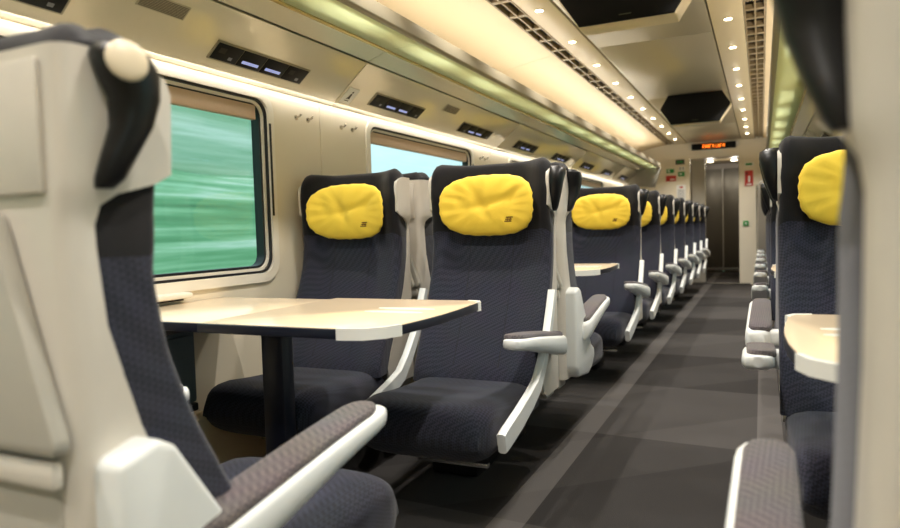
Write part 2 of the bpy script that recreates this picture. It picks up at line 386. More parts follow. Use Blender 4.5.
for side in (-1, 1):
    X = lambda x: mx_(x, side)
    lab = 'champagne luggage rack over the %s, with green glass shelf' % ('double seats' if side < 0 else 'single seats')
    rack = empty('luggage_rack', (X(-1.7), 4.6, 1.85), label=lab, cat='luggage rack')
    inv = Matrix.Translation((-X(-1.7), -4.6, -1.85))
    def rp(o): o.matrix_parent_inverse = inv; return o
    dv = (FB-FA).normalized(); nv = Vector((-dv.y, dv.x))*0.018
    for a, b in zip(fseams, fseams[1:]):
        p = [(X(FA.x), FA.y), (X(FB.x), FB.y), (X(FB.x+nv.x), FB.y+nv.y), (X(FA.x+nv.x), FA.y+nv.y)]
        rp(prism('fascia_panel', p, 'y', a+0.0025, b-0.0025, 'fascia', rack, bevel=0.002))
        p = [(X(-1.766), 1.850), (X(-1.665), 1.884), (X(-1.667), 1.899), (X(-1.775), 1.866)]
        rp(prism('upper_fascia', p, 'y', a+0.0025, b-0.0025, 'fascia', rack))
        p = [(X(-1.652), 1.890), (X(-1.464), 1.892), (X(-1.464), 1.900), (X(-1.652), 1.898)]
        rp(prism('glass_shelf', p, 'y', a+0.002, b-0.002, 'glass_green', rack))
    p = [(X(-1.667), 1.880), (X(-1.650), 1.884), (X(-1.650), 1.906), (X(-1.667), 1.904)]
    rp(prism('rail', p, 'y', RS, RE, 'gold_rail', rack, bevel=0.003))
    p = [(X(-1.466), 1.888), (X(-1.445), 1.882), (X(-1.432), 1.894), (X(-1.44), 1.958), (X(-1.452), 1.962), (X(-1.466), 1.904)]
    rp(prism('front_bar', p, 'y', RS, RE, 'rack_bar', rack, bevel=0.005))
    p = [(X(-1.995), 1.63), (X(-1.52), 1.58), (X(-1.43), 1.88), (X(-1.44), 1.962), (X(-1.995), 1.962)]
    rp(prism('end_panel', p, 'y', RE+0.001, RE+0.03, 'plate_grey', rack, bevel=0.004))
    rp(box('shelf_back', (*sorted((X(-1.99), X(-1.668))), RS, RE, 1.90, 1.908), 'rack_bar', rack))
    # cove lamp that washes the wall under the fascia, and an unseen strip added on the rack to light the ceiling
    cv = empty('cove_lamp', (0, 0, 0), label='warm white cove strip under the luggage rack over the %s' % ('double seats' if side < 0 else 'single seats'), cat='lamp')
    box('lens', (*sorted((X(-1.990), X(-1.975))), RS, RE, 1.674, 1.680), 'cove_lens', cv)
    strip_light('cove_light', cv, X(-1.972), RS, RE, 1.668, 0.02, (0.25*side, 0, -1), COVE_W, (1.0, 0.94, 0.86), False)
    ul = empty('added_ceiling_wash', (0, 0, 0), label='unseen ceiling washing strip, added on top of the rack over the %s' % ('double seats' if side < 0 else 'single seats'), cat='lamp')
    box('housing', (*sorted((X(-1.65), X(-1.59))), RS, RE, 1.909, 1.935), 'strip_cream', ul)  # body for the added strip, out of sight on the rack
    strip_light('added_wash_light', ul, X(-1.62), RS, RE, 1.942, 0.05, (-0.15*side, 0, 1), UP_W, (1.0, 0.91, 0.78), False)

# reading light panels on the fascia
ang = math.atan2(FB.y-FA.y, FB.x-FA.x)
def on_fascia(side, s, y, off=0.0):
    p = FA+(FB-FA)*s; n = Vector((dv.y, -dv.x)); p = p+n*off
    return (mx_(p.x, side), y, p.y)
def fascia_frame(side):   # local x along car, local y up the fascia, local z out of it
    ex = Vector((0, 1 if side < 0 else -1, 0)); ey = Vector((dv.x*(-side), 0, dv.y)); ez = ex.cross(ey)
    return Matrix((ex, ey, ez)).transposed().to_4x4()
def fascia_thing(name, side, s, y, **k):
    o = empty(name, **k); o.matrix_world = Matrix.Translation(on_fascia(side, s, y, 0.0005)) @ fascia_frame(side); return o
proto = {}
for side in (-1, 1):
    for k in range(-1, 8):
        y = 2.28+1.165*k
        where = 'double' if side < 0 else 'single'
        grp = 'reading light panels over the %s seats' % where
        t = fascia_thing('reading_light_panel', side, 0.385, y, label='black reading light panel over the %s seats, %s along from the end wall' % (where, ORD[7-k]), cat='light panel', group=grp)
        if not proto:
            proto['b'] = box('bezel', (-0.288, 0.288, -0.045, 0.045, 0.0, 0.006), 'rack_bar', t, bevel=0.003); lst = [proto['b']]
            for q in range(4):
                x0 = -0.28+q*0.1405
                c = box('cell', (x0, x0+0.137, -0.038, 0.038, 0.005, 0.009), 'panel_black', t, bevel=0.002); lst.append(c)
                if q in (1, 2): box('light_bar', (x0+0.02, x0+0.115, -0.021, -0.008, 0.0085, 0.0105), 'read_light', c)
                else:
                    box('print', (x0+0.02, x0+0.055, -0.004, 0.020, 0.0085, 0.0096), 'slot_dark', c)
                    box('print', (x0+0.085, x0+0.105, -0.026, -0.012, 0.0085, 0.0096), 'print_grey', c)
            proto['l'] = lst
        else:
            for c in proto['l']: copy_tree(c, t)
for y, nmz in ((1.70, 'near the large green window'), (4.03, 'beside the second window')):
    t = fascia_thing('speaker_grille', -1, 0.72, y, label='small square perforated speaker grille in the fascia '+nmz, cat='grille')
    box('plate', (-0.10, 0.10, -0.028, 0.028, 0, 0.003), 'grille', t)
    sl = None
    for q in range(9):
        if sl is None: sl = box('slit', (-0.094, 0.094, -0.0016, 0.0016, 0.003, 0.0042), 'grille_slit', t); o = sl
        else: o = sl.copy(); col.objects.link(o)
        o.location.y = -0.022+q*0.0055
t = fascia_thing('pictogram_sign', -1, 0.30, 2.965, label='small white pictogram plate with a dark seated figure on the fascia', cat='sign')
box('plate', (-0.045, 0.045, -0.050, 0.050, 0, 0.004), 'sign_white', t, bevel=0.001)
bm = bmesh.new()
bmesh.ops.create_circle(bm, cap_ends=True, segments=12, radius=0.0065); bmesh.ops.translate(bm, verts=bm.verts, vec=(0.004, 0.026, 0.0046))
for poly in ([(-0.006, 0.016), (0.012, 0.016), (0.016, -0.010), (0.022, -0.018), (-0.024, -0.018), (-0.010, -0.008)], [(-0.024, -0.027), (0.024, -0.027), (0.024, -0.032), (-0.024, -0.032)]):
    bm.faces.new([bm.verts.new((x*0.75, y, 0.0046)) for x, y in poly])
finish(bm, 'pictogram', 'black', t, smooth=False)

# downlights
def disc(name, r1, r2, d, z, m, parent, seg=20):
    bm = bmesh.new(); bmesh.ops.create_cone(bm, cap_ends=True, segments=seg, radius1=r1, radius2=r2, depth=d); bmesh.ops.translate(bm, verts=bm.verts, vec=(0, 0, z)); return finish(bm, name, m, parent)
dl = None
for side in (-1, 1):
    for k in range(-6, 10):
        loc = (mx_(-1.195, side), 3.93+0.772*k, ZC-0.004)
        where = 'double' if side < 0 else 'single'
        if dl is None:
            t = dl = empty('ceiling_downlight', loc, cat='lamp')
            disc('trim_ring', 0.029, 0.033, 0.005, -0.0025, 'strip_cream', t); disc('lens', 0.023, 0.023, 0.003, -0.006, 'lens', t)
            ld = bpy.data.lights.new('spot', 'SPOT'); ld.energy = SPOT_W; ld.spot_size = math.radians(115); ld.spot_blend = 0.7; ld.shadow_soft_size = 0.02; ld.color = (1.0, 0.94, 0.86)
            lo = bpy.data.objects.new('spot', ld); lo.location = (0, 0, -0.03); link(lo, t)
        else:
            t = copy_tree(dl); t.location = loc
        tag(t, 'small round ceiling downlight on the %s-seat side, %s from the end wall' % (where, ORD[9-k]), 'lamp', 'downlights along the %s-seat side' % where)

# ceiling monitors
def monitor(y, label):
    t = empty('ceiling_monitor', (-0.60, y, 2.0), label=label, cat='monitor')
    P = [(-0.24, 0.012), (-0.235, 0.0), (0.235, 0.0), (0.24, 0.012), (0.335, 0.155), (0.335, 0.175), (0.26, 0.30), (-0.26, 0.30), (-0.335, 0.175), (-0.335, 0.155)]
    prism('housing', P, 'y', 0.012, 0.17, 'strip_cream', t, bevel=0.006)
    Q = [(x*0.985, 0.004+z*0.985) for x, z in P]
    prism('screen', Q, 'y', 0.0, 0.016, 'screen_black', t, bevel=0.004)
    box('mark', (-0.03, 0.03, -0.001, 0.0005, 0.03, 0.036), 'sign_dark', t)
    return t
monitor(3.4, 'black hexagonal ceiling monitor above the first table bay'); monitor(7.2, 'black hexagonal ceiling monitor closer to the vestibule doorway')

# ------------------------------------------------------------------ things on the end wall
t = empty('led_display', (-0.69, YE, 2.225), label='black LED strip display with orange text above the doorway', cat='display')
box('housing', (-0.33, 0.33, -0.06, -0.001, -0.05, 0.05), 'screen_black', t, bevel=0.004)
box('bracket', (-0.375, -0.332, -0.05, -0.001, -0.04, 0.03), 'frame_cream', t, bevel=0.004); box('bracket', (0.332, 0.375, -0.05, -0.001, -0.02, 0.05), 'frame_cream', t, bevel=0.004)
bm = bmesh.new(); x = -0.16
for g in range(9):         # blurred orange characters: uprights with one or two cross strokes
    if g == 5: x += 0.012
    yy = (-0.0615, -0.060)
    add_box(bm, x, x+0.006, *yy, -0.026, 0.026)
    if g in (0, 3, 7): add_box(bm, x, x+0.026, *yy, 0.020, 0.026)
    if g in (1, 2, 4, 6, 8): add_box(bm, x+0.02, x+0.026, *yy, -0.026, 0.026); add_box(bm, x, x+0.026, *yy, -0.003, 0.003)
    if g in (0, 2, 5, 6): add_box(bm, x, x+0.026, *yy, -0.026, -0.020)
    x += 0.036
finish(bm, 'lit_text', 'led_orange', t, smooth=False)
def plate(name, x0, x1, z0, z1, m, label, cat='sign', marks=()):
    t = empty(name, ((x0+x1)/2, YE, (z0+z1)/2), label=label, cat=cat); hw, hh = (x1-x0)/2, (z1-z0)/2
    box('board', (-hw, hw, -0.012, -0.001, -hh, hh), m, t, bevel=0.003)
    for (a, b, c, d, mm) in marks: box('print', (a*hw, b*hw, -0.0132, -0.0118, c*hh, d*hh), mm, t)
    return t
plate('exit_sign', -1.275, -1.135, 1.965, 2.045, 'sign_dark', 'dark exit sign box high on the end wall left of doorway', marks=((-0.6, -0.3, -0.5, 0.5, 'sign_green'), (-0.1, 0.6, -0.35, 0.35, 'sign_green')))
plate('safety_sign', -1.42, -1.30, 1.835, 1.90, 'sign_green', 'green safety sticker above the red one on end wall', marks=((-0.6, -0.1, -0.4, 0.5, 'sign_white'),))
plate('safety_sign', -1.235, -1.135, 1.77, 1.845, 'sign_green', 'green safety sticker just under the white sticker by doorway', marks=((-0.5, 0.2, -0.3, 0.4, 'sign_white'),))
plate('warning_sticker', -1.43, -1.27, 1.70, 1.79, 'sign_red', 'red warning sticker on the end wall beside the doorway', marks=((-0.2, 0.7, -0.6, -0.2, 'sign_white'),))
plate('notice_sheet', -1.265, -1.12, 1.38, 1.63, 'sign_white', 'white printed notice sheet on the end wall beside doorway', cat='notice', marks=[(-0.7, 0.7, z, z+0.06, 'print_grey') for z in (-0.7, -0.5, -0.3, -0.1, 0.1, 0.3)]+[(-0.3, 0.4, 0.6, 0.8, 'sign_red')])
plate('arrow_sticker', -1.22, -1.13, 1.86, 1.93, 'sign_white', 'white sticker with dark marks under the exit sign', marks=((-0.8, -0.4, -0.6, 0.7, 'print_grey'), (0.2, 0.6, -0.6, 0.7, 'print_grey')))
plate('evacuation_sticker', -0.235, -0.105, 1.875, 1.925, 'sign_white', 'thin white and green sticker above the red sticker', marks=((-0.8, 0.7, -0.6, 0.6, 'sign_green'),))
plate('extinguisher_sign', -0.235, -0.115, 1.56, 1.80, 'sign_red', 'tall red fire equipment sticker on the pillar right of doorway', marks=((-0.6, 0.6, -0.9, -0.7, 'sign_white'), (-0.2, 0.3, -0.5, 0.3, 'sign_white'), (-0.7, -0.3, 0.5, 0.8, 'black')))
plate('door_button', -0.265, -0.185, 0.93, 1.01, 'sign_green', 'square green door button on the pillar right of doorway', cat='button', marks=((-0.35, 0.35, -0.35, 0.35, 'sign_white'),))
# draught screen behind the last single seat
t = empty('draught_screen', (0.28, 11.25, 0), label='grey draught screen with rounded top behind the last single seat', cat='partition')
pts = [(-0.335, 0.0), (0.33, 0.0), (0.33, 1.62), (-0.25, 1.62), (-0.30, 1.60), (-0.33, 1.55)]
prism('board', pts, 'y', 0.0, 0.04, 'plate_grey', t, bevel=0.008)
loft('edge_rail', tube_rings([(-0.345, 0.02, 0.02), (-0.345, 0.02, 1.40), (-0.342, 0.02, 1.56)], 0.012), 'steel', t)

# coat hooks on the left wall
hk = None
for y, lb in ((2.61, 'beside the large green window'), (2.70, 'just before the first wall seam'), (2.985, 'just after the first wall seam'), (3.09, 'just before the second window'), (4.90, 'just past the second window'), (5.0, 'just before the second wall seam')):
    if hk is None:
        t = hk = empty('coat_hook', (WL, y, 1.556))
        loft('peg', tube_rings([(0, 0, 0), (0.022, 0, 0.004), (0.032, 0, 0.014)], [0.006, 0.005, 0.006]), 'hook_chrome', t); 
        o = loft('base', tube_rings([(0.0, 0, 0), (0.005, 0, 0)], 0.012, 14), 'hook_chrome', t)
    else: t = copy_tree(hk); t.location = (WL, y, 1.556)
    tag(t, 'small chrome coat hook on the cream wall '+lb, 'coat hook', 'chrome coat hooks')
t = empty('wall_ledge', (WL, 1.25, 0.775), label='cream ledge rail on the wall under the large green window', cat='ledge')
box('shelf', (0.001, 0.05, -0.62, 0.63, 0.0, 0.022), 'frame_cream', t, bevel=0.008); box('shadow_gap', (0.001, 0.03, -0.62, 0.60, -0.008, 0.001), 'slot_dark', t)
t = empty('litter_bin', (WL, 1.60, 0.37), label='grey wall litter bin below the near table by the window', cat='litter bin')
box('body', (0.001, 0.12, -0.20, 0.21, 0.03, 0.30), 'bin_grey', t, bevel=0.012); box('bottom_lip', (0.002, 0.128, -0.195, 0.205, 0.0, 0.03), 'black', t, bevel=0.006); box('flap', (0.128, 0.136, -0.17, 0.18, 0.20, 0.28), 'bin_grey', t, bevel=0.003)

# ------------------------------------------------------------------ seats
HW = 0.258
DC = [(0.40, .335), (0.45, .322), (0.55, .265), (0.62, .225), (0.73, .166), (0.85, .117), (0.95, .094), (1.05, .083), (1.15, .080), (1.25, .072), (1.30, .07)]
WG = [(0.40, .018), (0.6, .028), (0.8, .028), (0.95, .036), (1.05, .060), (1.15, .075), (1.30, .072)]
def front_d(x, z):
    return interp(z, DC)+interp(z, WG)*smooth01((abs(x)-0.12)/(HW-0.135))
def backrest_rings():
    N, rows = 25, 34; rings = []
    xs = [-math.cos(math.pi*i/(N-1)) for i in range(N)]
    for r in range(rows+1):
        t = r/rows; t = 1-(1-t)**1.5; f, bk = [], []
        for u in xs:
            u2 = u*0.5+0.5*u*abs(u)**0.5
            a = abs(u)
            ztop = 1.272+0.016*a**3-(0.035*((a-0.86)/0.14)**2 if a > 0.86 else 0)
            z = 0.40+t*(ztop-0.40)
            x = u*HW
            xb = x*0.94; x *= 1.0+0.022*smooth01((1.05-z)/0.06); d = front_d(x, z); b = max(0.014, d-0.15)
            e = max(0.0, (a-0.90)/0.10); d -= 0.022*(1-math.sqrt(max(0, 1-e*e)))
            tt = max(0.0, (t-0.93)/0.07); s = math.sqrt(max(0.0, 1-tt*tt)); mid = b+(d-b)*0.45
            f.append((x, -(mid+(d-mid)*(0.25+0.75*s)), z)); bk.append((xb, -(mid+(b-mid)*(0.25+0.75*s)), z))
        rings.append(f+bk[::-1])
    return rings
DB = [(0.34, .20), (0.36, .235), (0.42, .25), (0.50, .215), (0.62, .150), (0.75, .095), (0.89, .052), (0.99, .042), (1.02, .041), (1.045, .048), (1.06, .070), (1.075, .120), (1.09, .140), (1.20, .146), (1.220, .138), (1.234, .115), (1.241, .08)]
def shell_rings(wing):
    rings = []; th = 0.012
    for z in (0.34, 0.36, 0.42, 0.50, 0.56, 0.62, 0.68, 0.75, 0.82, 0.89, 0.94, 0.99, 1.02, 1.045, 1.06, 1.075, 1.09, 1.14, 1.20, 1.220, 1.234, 1.241):
        db = interp(z, DB)+wing*smooth01((z-1.06)/0.03); H = 0.253+0.010*smooth01((z-1.03)/0.04)
        def path(h, d0, c):
            p = [(h, db), (h, db*0.66+(d0+c)*0.34), (h, db*0.33+(d0+c)*0.67)]
            for i in range(5):
                a = math.radians(90*i/4); p.append((h-c+c*math.cos(a), d0+c-c*math.sin(a)))
            p.append((h*0.4, d0)); q = [(-x, d) for x, d in p[::-1]]
            return p+[(0, d0)]+q
        o = path(H, 0.0, 0.03); i = path(H-th, th, 0.02)
        rings.append([(x, -d, z) for x, d in o]+[(x, -d, z) for x, d in i[::-1]])
    return rings
def rect_sweep(path, x0, x1, h):   # path of (d, z); bar of height h between x0 and x1
    rings = []
    for i, (d, z) in enumerate(path):
        a = path[max(0, i-1)]; b = path[min(len(path)-1, i+1)]; t = Vector((b[0]-a[0], b[1]-a[1])).normalized(); n = Vector((-t.y, t.x))*(h[i]/2)
        r = 0.25*(x1-x0)
        rings.append([(x0, -(d+n.x*0.85), z+n.y*0.85), (x0+r, -(d+n.x), z+n.y), (x1-r, -(d+n.x), z+n.y), (x1, -(d+n.x*0.85), z+n.y*0.85),
                      (x1, -(d-n.x*0.85), z-n.y*0.85), (x1-r, -(d-n.x), z-n.y), (x0+r, -(d-n.x), z-n.y), (x0, -(d-n.x*0.85), z-n.y*0.85)])
    return rings
def cushion_rings():
    ZT = [(.28, .405), (.34, .425), (.45, .430), (.58, .440), (.70, .454), (.76, .450), (.795, .434), (.815, .405), (.827, .37), (.83, .345)]
    ZB = [(.28, .30), (.5, .265), (.73, .250), (.78, .255), (.81, .275), (.83, .31)]
    rings = []
    for d in (.28, .31, .34, .40, .46, .52, .58, .64, .70, .75, .775, .797, .812, .822, .828, .831):
        zt, zb = interp(d, ZT), interp(d, ZB); hw = 0.248*(1-0.10*smooth01((d-0.73)/0.10)**2); r = []
        for k in range(36):
            a = 2*math.pi*k/36; cx, sx = math.cos(a), math.sin(a)
            x = hw*math.copysign(abs(cx)**0.42, cx); zz = math.copysign(abs(sx)**0.5, sx)
            z = (zt+zb)/2+(zt-zb)/2*zz
            if sx > 0: z -= 0.016*(1-(x/hw)**2)*smooth01((d-.3)/.1)*smooth01((.83-d)/.12)
            r.append((x, -d, z))
        rings.append(r)
    return rings
def arm(parent, s, off=0.0):
    def body(zoff_t, thick, x0f, x1f, inset):
        rings = []
        D = [.12+inset, .13+inset, .16+inset, .24, .34, .45, .54, .595, .63-inset, .65-inset, .66-inset]
        n = len(D)
        for i, d in enumerate(D):
            zt = interp(d, [(.12, .585), (.30, .610), (.5, .636), (.705, .655)])+zoff_t
            th = interp(d, thick)
            x0 = x0f+off; x1 = interp(d, x1f)+off
            e = {0: .55, 1: .8, n-3: .93, n-2: .75, n-1: .42}.get(i, 1.0)
            c = (x0+x1)/2; hw = (x1-x0)/2*e; hh = th/2*(0.6+0.4*e); zc = zt-th/2
            ring = []
            for k in range(16):
                a = 2*math.pi*k/16; cx, sx = math.cos(a), math.sin(a)
                ring.append((s*(c+hw*math.copysign(abs(cx)**0.5, cx)), -d, zc+hh*math.copysign(abs(sx)**0.5, sx)))
            rings.append(ring)
        return rings
    a = loft('armrest', body(-0.010, [(.12, .085), (.25, .075), (.45, .055), (.705, .034)], 0.235, [(.12, .330), (.705, .318)], 0.0), 'white_plastic', parent, angle=60)
    loft('pad', body(0.004, [(.12, .03), (.705, .026)], 0.231, [(.12, .318), (.705, .304)], 0.022), 'pad_fabric', a, angle=60)
    return a
def grab_handle(parent, s, cap, sh=0.0):
    # banana shaped grip standing off the outer face of the headrest wing
    P = [(.048, 1.066, .012, .008), (.054, 1.078, .019, .012), (.066, 1.110, .022, .018), (.080, 1.145, .024, .024), (.084, 1.180, .028, .028), (.074, 1.210, .036, .031), (.064, 1.232, .034, .030), (.058, 1.244, .020, .019)]
    rings = []
    for d, z, wd, tx in P:
        r = []
        for k in range(16):
            a = 2*math.pi*k/16; cx, sx = math.cos(a), math.sin(a)
            r.append((s*(0.257+tx+tx*math.copysign(abs(cx)**0.7, cx)), -(d+sh+wd*math.copysign(abs(sx)**0.7, sx)), z))
        rings.append(r)
    h = loft('grab_handle', rings, 'handle_black', parent, angle=60)
    if not cap: return h
    bm = bmesh.new(); bmesh.ops.create_uvsphere(bm, u_segments=20, v_segments=10, radius=1.0)
    for v in bm.verts:
        p = v.co; x, d, z = p.z*0.006, p.x*0.024, p.y*0.026
        d, z = d*math.cos(0.35)-z*math.sin(0.35), d*math.sin(0.35)+z*math.cos(0.35)
        v.co = (s*(0.3165+0.78*x+0.63*d-0.15*(z)), -(0.049-0.63*x+0.78*d), 1.219+z)
    finish(bm, 'cap', 'cap_cream', h, label='cream oval cap')
    return h
def make_seat(s, arms, handle, pods, strut, off):
    root = bpy.data.objects.new('train_seat', None); root.empty_display_size = 0.05; link(root)
    R_ = backrest_rings(); cut = next(i for i, g in enumerate(R_) if g[12][2] > 0.985)
    b = loft('backrest', R_[:cut+1], 'seat_fabric', root, angle=70); loft('headrest', R_[cut:], 'head_fabric', root, angle=70)
    for sx in (-0.095, 0.095):
        path = [(sx*(1+0.25*(z-0.45)*0), -(front_d(sx, z)-0.0002), z) for z in [0.47+0.02*i for i in range(26)]]
        loft('seam', tube_rings(path, 0.0016, 5), 'seat_seam', b)
    loft('shell', shell_rings(0.0 if strut else 0.018), 'shell', root, angle=40, label='pale plastic back shell')
    c = loft('seat_cushion', cushion_rings(), 'seat_fabric', root, angle=70)
    prism('tray_panel', [(-0.13, 1.045), (0.13, 1.045), (0.15, 1.035), (0.250, 0.755), (0.244, 0.738), (-0.244, 0.738), (-0.250, 0.755), (-0.15, 1.035)], 'y', 0.002, 0.028, 'shell_grey', root, bevel=0.008, label='grey flap panel on the back of the shell')
    box('back_inset', (-0.225, 0.225, 0.0, 0.008, 1.06, 1.225), 'shell', root, bevel=0.004)
    box('back_base', (-0.224, 0.224, -0.10, 0.006, 0.30, 0.732), 'shell_grey', root, bevel=0.01)
    box('back_lip', (-0.236, 0.236, 0.006, 0.022, 0.695, 0.730), 'shell', root, bevel=0.006)
    for q in pods:
        if not strut:
            pts = [(-.022, .722), (-.085, .738), (-.115, .720), (-.228, .55), (-.285, .46), (-.345, .43), (-.355, .39), (-.30, .345), (-.23, .325), (-.05, .345), (-.02, .39)]
            prism('side_panel', pts, 'x', *sorted((q*0.230, q*0.298)), 'white_plastic', root, bevel=0.013, seg=3)
        else:
            path = [(.185, .755), (.215, .69), (.27, .585), (.345, .495), (.41, .435), (.50, .400), (.62, .365), (.74, .338), (.775, .330)]
            loft('side_frame', rect_sweep(path, *sorted((q*0.266, q*0.294)), [.026, .034, .042, .050, .058, .068, .074, .074, .066]), 'white_plastic', root, angle=50)
    for q in arms:
        arm(root, q, off)
        box('arm_pivot', (*sorted((q*0.235, q*(0.318+off))), -0.215, -0.15, 0.515, 0.575), 'white_plastic', root, bevel=0.015, seg=3)
    if handle: grab_handle(root, s, handle == 2, 0.032 if strut else 0.0)
    box('pedestal', (*sorted((-s*0.23, -s*0.02)), -0.27, -0.02, 0.0, 0.31), 'black', root, bevel=0.02)
    box('foot_bar', (-0.06, 0.20, -0.70, -0.68, 0.215, 0.232), 'steel', root, bevel=0.004)
    return root
# pillow
PW, PH = 0.204, 0.125
def pil_h(u, v):      # half thickness over the unit outline
    q = (abs(u)**2.9+abs(v)**2.9)
    e = max(0.0, 1-q)**0.45
    an = math.atan2(v, u); rr = math.hypot(u, v)
    w_ = 0.10*math.sin(an*17+1.3*math.sin(3*an))*smooth01((rr-0.45)/0.5)
    crease = -0.30*math.exp(-((u+0.25*v+0.12)/0.10)**2)*math.exp(-((v-0.1)/0.5)**2)-0.26*math.exp(-((v-0.35*u-0.05)/0.13)**2)*math.exp(-((u-0.1)/0.45)**2)
    crease += -0.22*math.exp(-((u+0.55+0.2*v)/0.08)**2)*math.exp(-((v-0.25)/0.4)**2)-0.22*math.exp(-((u-0.48-0.3*v)/0.09)**2)*math.exp(-((v-0.2)/0.4)**2)
    return 0.034*e*(1+w_+crease)
def pil_pt(u, v, sgn):
    k = 1.0+0.012*math.sin(math.atan2(v, u)*23)
    x = PW*u*k; z = PH*v*k
    # the pillow wraps into the head rest: ends come forward with the wings
    return Vector((x, -(0.103+0.045*(u**4)+sgn*pil_h(u, v)*(1.0 if sgn > 0 else 0.55)), z))
def make_pillow():
    bm = bmesh.new(); nr, na = 15, 60; fr, bk = [], []
    for lst, sgn in ((fr, 1), (bk, -1)):
        for i in range(1, nr+1):
            r = math.sin(math.pi/2*i/nr); row = []
            for k in range(na):
                a = 2*math.pi*k/na; cx, sx = math.cos(a), math.sin(a); q = (abs(cx)**2.9+abs(sx)**2.9)**(-1/2.9)
                row.append(bm.verts.new(pil_pt(r*q*cx, r*q*sx, sgn)))
            lst.append(row)
        c = bm.verts.new(pil_pt(0, 0, sgn))
        for k in range(na): bm.faces.new((c, lst[0][k], lst[0][(k+1) % na]))
        for a, b in zip(lst, lst[1:]):
            for k in range(na): bm.faces.new((a[k], b[k], b[(k+1) % na], a[(k+1) % na]))
    bmesh.ops.remove_doubles(bm, verts=bm.verts, dist=2e-4)
    p = finish(bm, 'headrest_pillow', 'pillow', angle=80)
    bm = bmesh.new()
    for q, (zz, sh, ln) in enumerate(((-0.052, 0.008, 0.030), (-0.060, 0.004, 0.028), (-0.068, 0.0, 0.030))):
        V = []
        for (dx, dz) in ((0, -0.0022), (ln*0.5, -0.0022), (ln, -0.0022), (ln, 0.0022), (ln*0.5, 0.0022), (0, 0.0022)):
            x, z = 0.078+sh+dx, zz+dz; P = pil_pt(x/PW, z/PH, 1); P.y -= 0.0012; V.append(bm.verts.new((x, P.y, z)))
        bm.faces.new(V)
    for dx in (0.010, 0.021):
        V = []
        for (ex, z) in ((0, -0.070), (0.003, -0.070), (0.009, -0.050), (0.006, -0.050)):
            P = pil_pt((0.078+dx+ex)/PW, z/PH, 1); V.append(bm.verts.new((0.078+dx+ex, P.y-0.0014, z)))
        bm.faces.new(V)
    finish(bm, 'printed_mark', 'print_brown', p, smooth=False, label='small brown printed mark of slanted bars')
    return p
pillow0 = make_pillow(); pil_used = False
def pillow(x, y0, label, group=None):
    global pil_used
    if not pil_used: o = pillow0; pil_used = True
    else: o = copy_tree(pillow0)
    o.location = (x, y0-0.018, 1.098); o['label'] = label; o['category'] = 'pillow'
    o['group'] = 'yellow headrest pillows'
    return o
protos = {}
def seat(x, y0, facing, s, arms, handle, pods, label, group='train seats', off=0.0):
    key = (s, tuple(arms), handle, tuple(pods), facing < 0, off); rz = 0.0 if facing < 0 else math.pi
    if key not in protos: o = protos[key] = make_seat(*key)
    else: o = copy_tree(protos[key])
    o.location = (x, y0, 0); o.rotation_euler = (0, 0, rz)
    tag(o, label, 'seat', group); return o
LA, LW_, RX = -1.018, -1.70, 0.312
words = ['first', 'second', 'third', 'fourth', 'fifth', 'sixth']
# table bay in front
seat(LA, 2.70, -1, 1, (1,), True, (1, -1), 'dark aisle seat with yellow pillow behind the near double-seat table')
seat(LW_, 2.70, -1, 1, (), False, (), 'dark window seat with yellow pillow behind the near double-seat table')
pillow(LA, 2.70, 'crumpled yellow pillow on the aisle seat behind the near double-seat table')
pillow(LW_, 2.70, 'crumpled yellow pillow on the window seat behind the near double-seat table')
seat(LA, 0.54, 1, -1, (-1, 1), 2, (-1, 1), 'checked aisle seat showing its pale back shell and cream-capped grab handle')
seat(LW_, 0.54, 1, -1, (), False, (), 'window seat hidden behind the cream-capped grab handle seat, at the near table')
seat(LA, 2.79, 1, -1, (-1, 1), True, (-1, 1), 'aisle seat standing back to back with the near table aisle seat')
seat(LW_, 2.79, 1, -1, (), False, (), 'window seat standing back to back with the near table window seat')
seat(LA, 4.86, -1, 1, (1,), True, (1, -1), 'dark aisle seat with yellow pillow behind the second double-seat table')
seat(LW_, 4.86, -1, 1, (), False, (), 'dark window seat with yellow pillow behind the second double-seat table')
pillow(LA, 4.86, 'yellow pillow on the aisle seat behind the second double-seat table')
pillow(LW_, 4.86, 'yellow pillow on the window seat behind the second double-seat table')
rows = [5.86, 6.86, 7.85, 8.84, 9.80, 10.78]
for i, y0 in enumerate(rows):
    nth = words[5-i]
    seat(LA, y0, -1, 1, (1,), True, (1, -1), 'dark aisle seat of a double, %s row from the vestibule doorway' % nth)
    seat(LW_, y0, -1, 1, (), False, (), 'dark window seat of a double, %s row from the vestibule doorway' % nth)
    pillow(LA, y0, 'yellow pillow on the aisle seat, %s double row from the vestibule doorway' % nth)
    pillow(LW_, y0, 'yellow pillow on the window seat, %s double row from the vestibule doorway' % nth)
# single seats across the aisle
seat(RX, 2.62, -1, -1, (-1,), True, (), 'dark single seat with yellow pillow behind the near single-seat table', off=0.045)
pillow(RX, 2.62, 'yellow pillow on the single seat behind the near single-seat table')
seat(RX+0.010, 0.54, 1, 1, (1,), True, (), 'single seat showing its pale back shell and black grab handle, facing the near single-seat table', off=0.045)
seat(RX, 2.71, 1, 1, (1,), True, (), 'single seat standing back to back with the near table single seat', off=0.045)
for i, y0 in enumerate([4.80]+rows[:5]):
    nth = words[5-i]
    seat(RX, y0, -1, -1, (-1,), True, (), 'dark single seat, %s from the grey draught screen' % nth, off=0.045)
    pillow(RX, y0, 'yellow pillow on the single seat, %s from the grey draught screen' % nth)

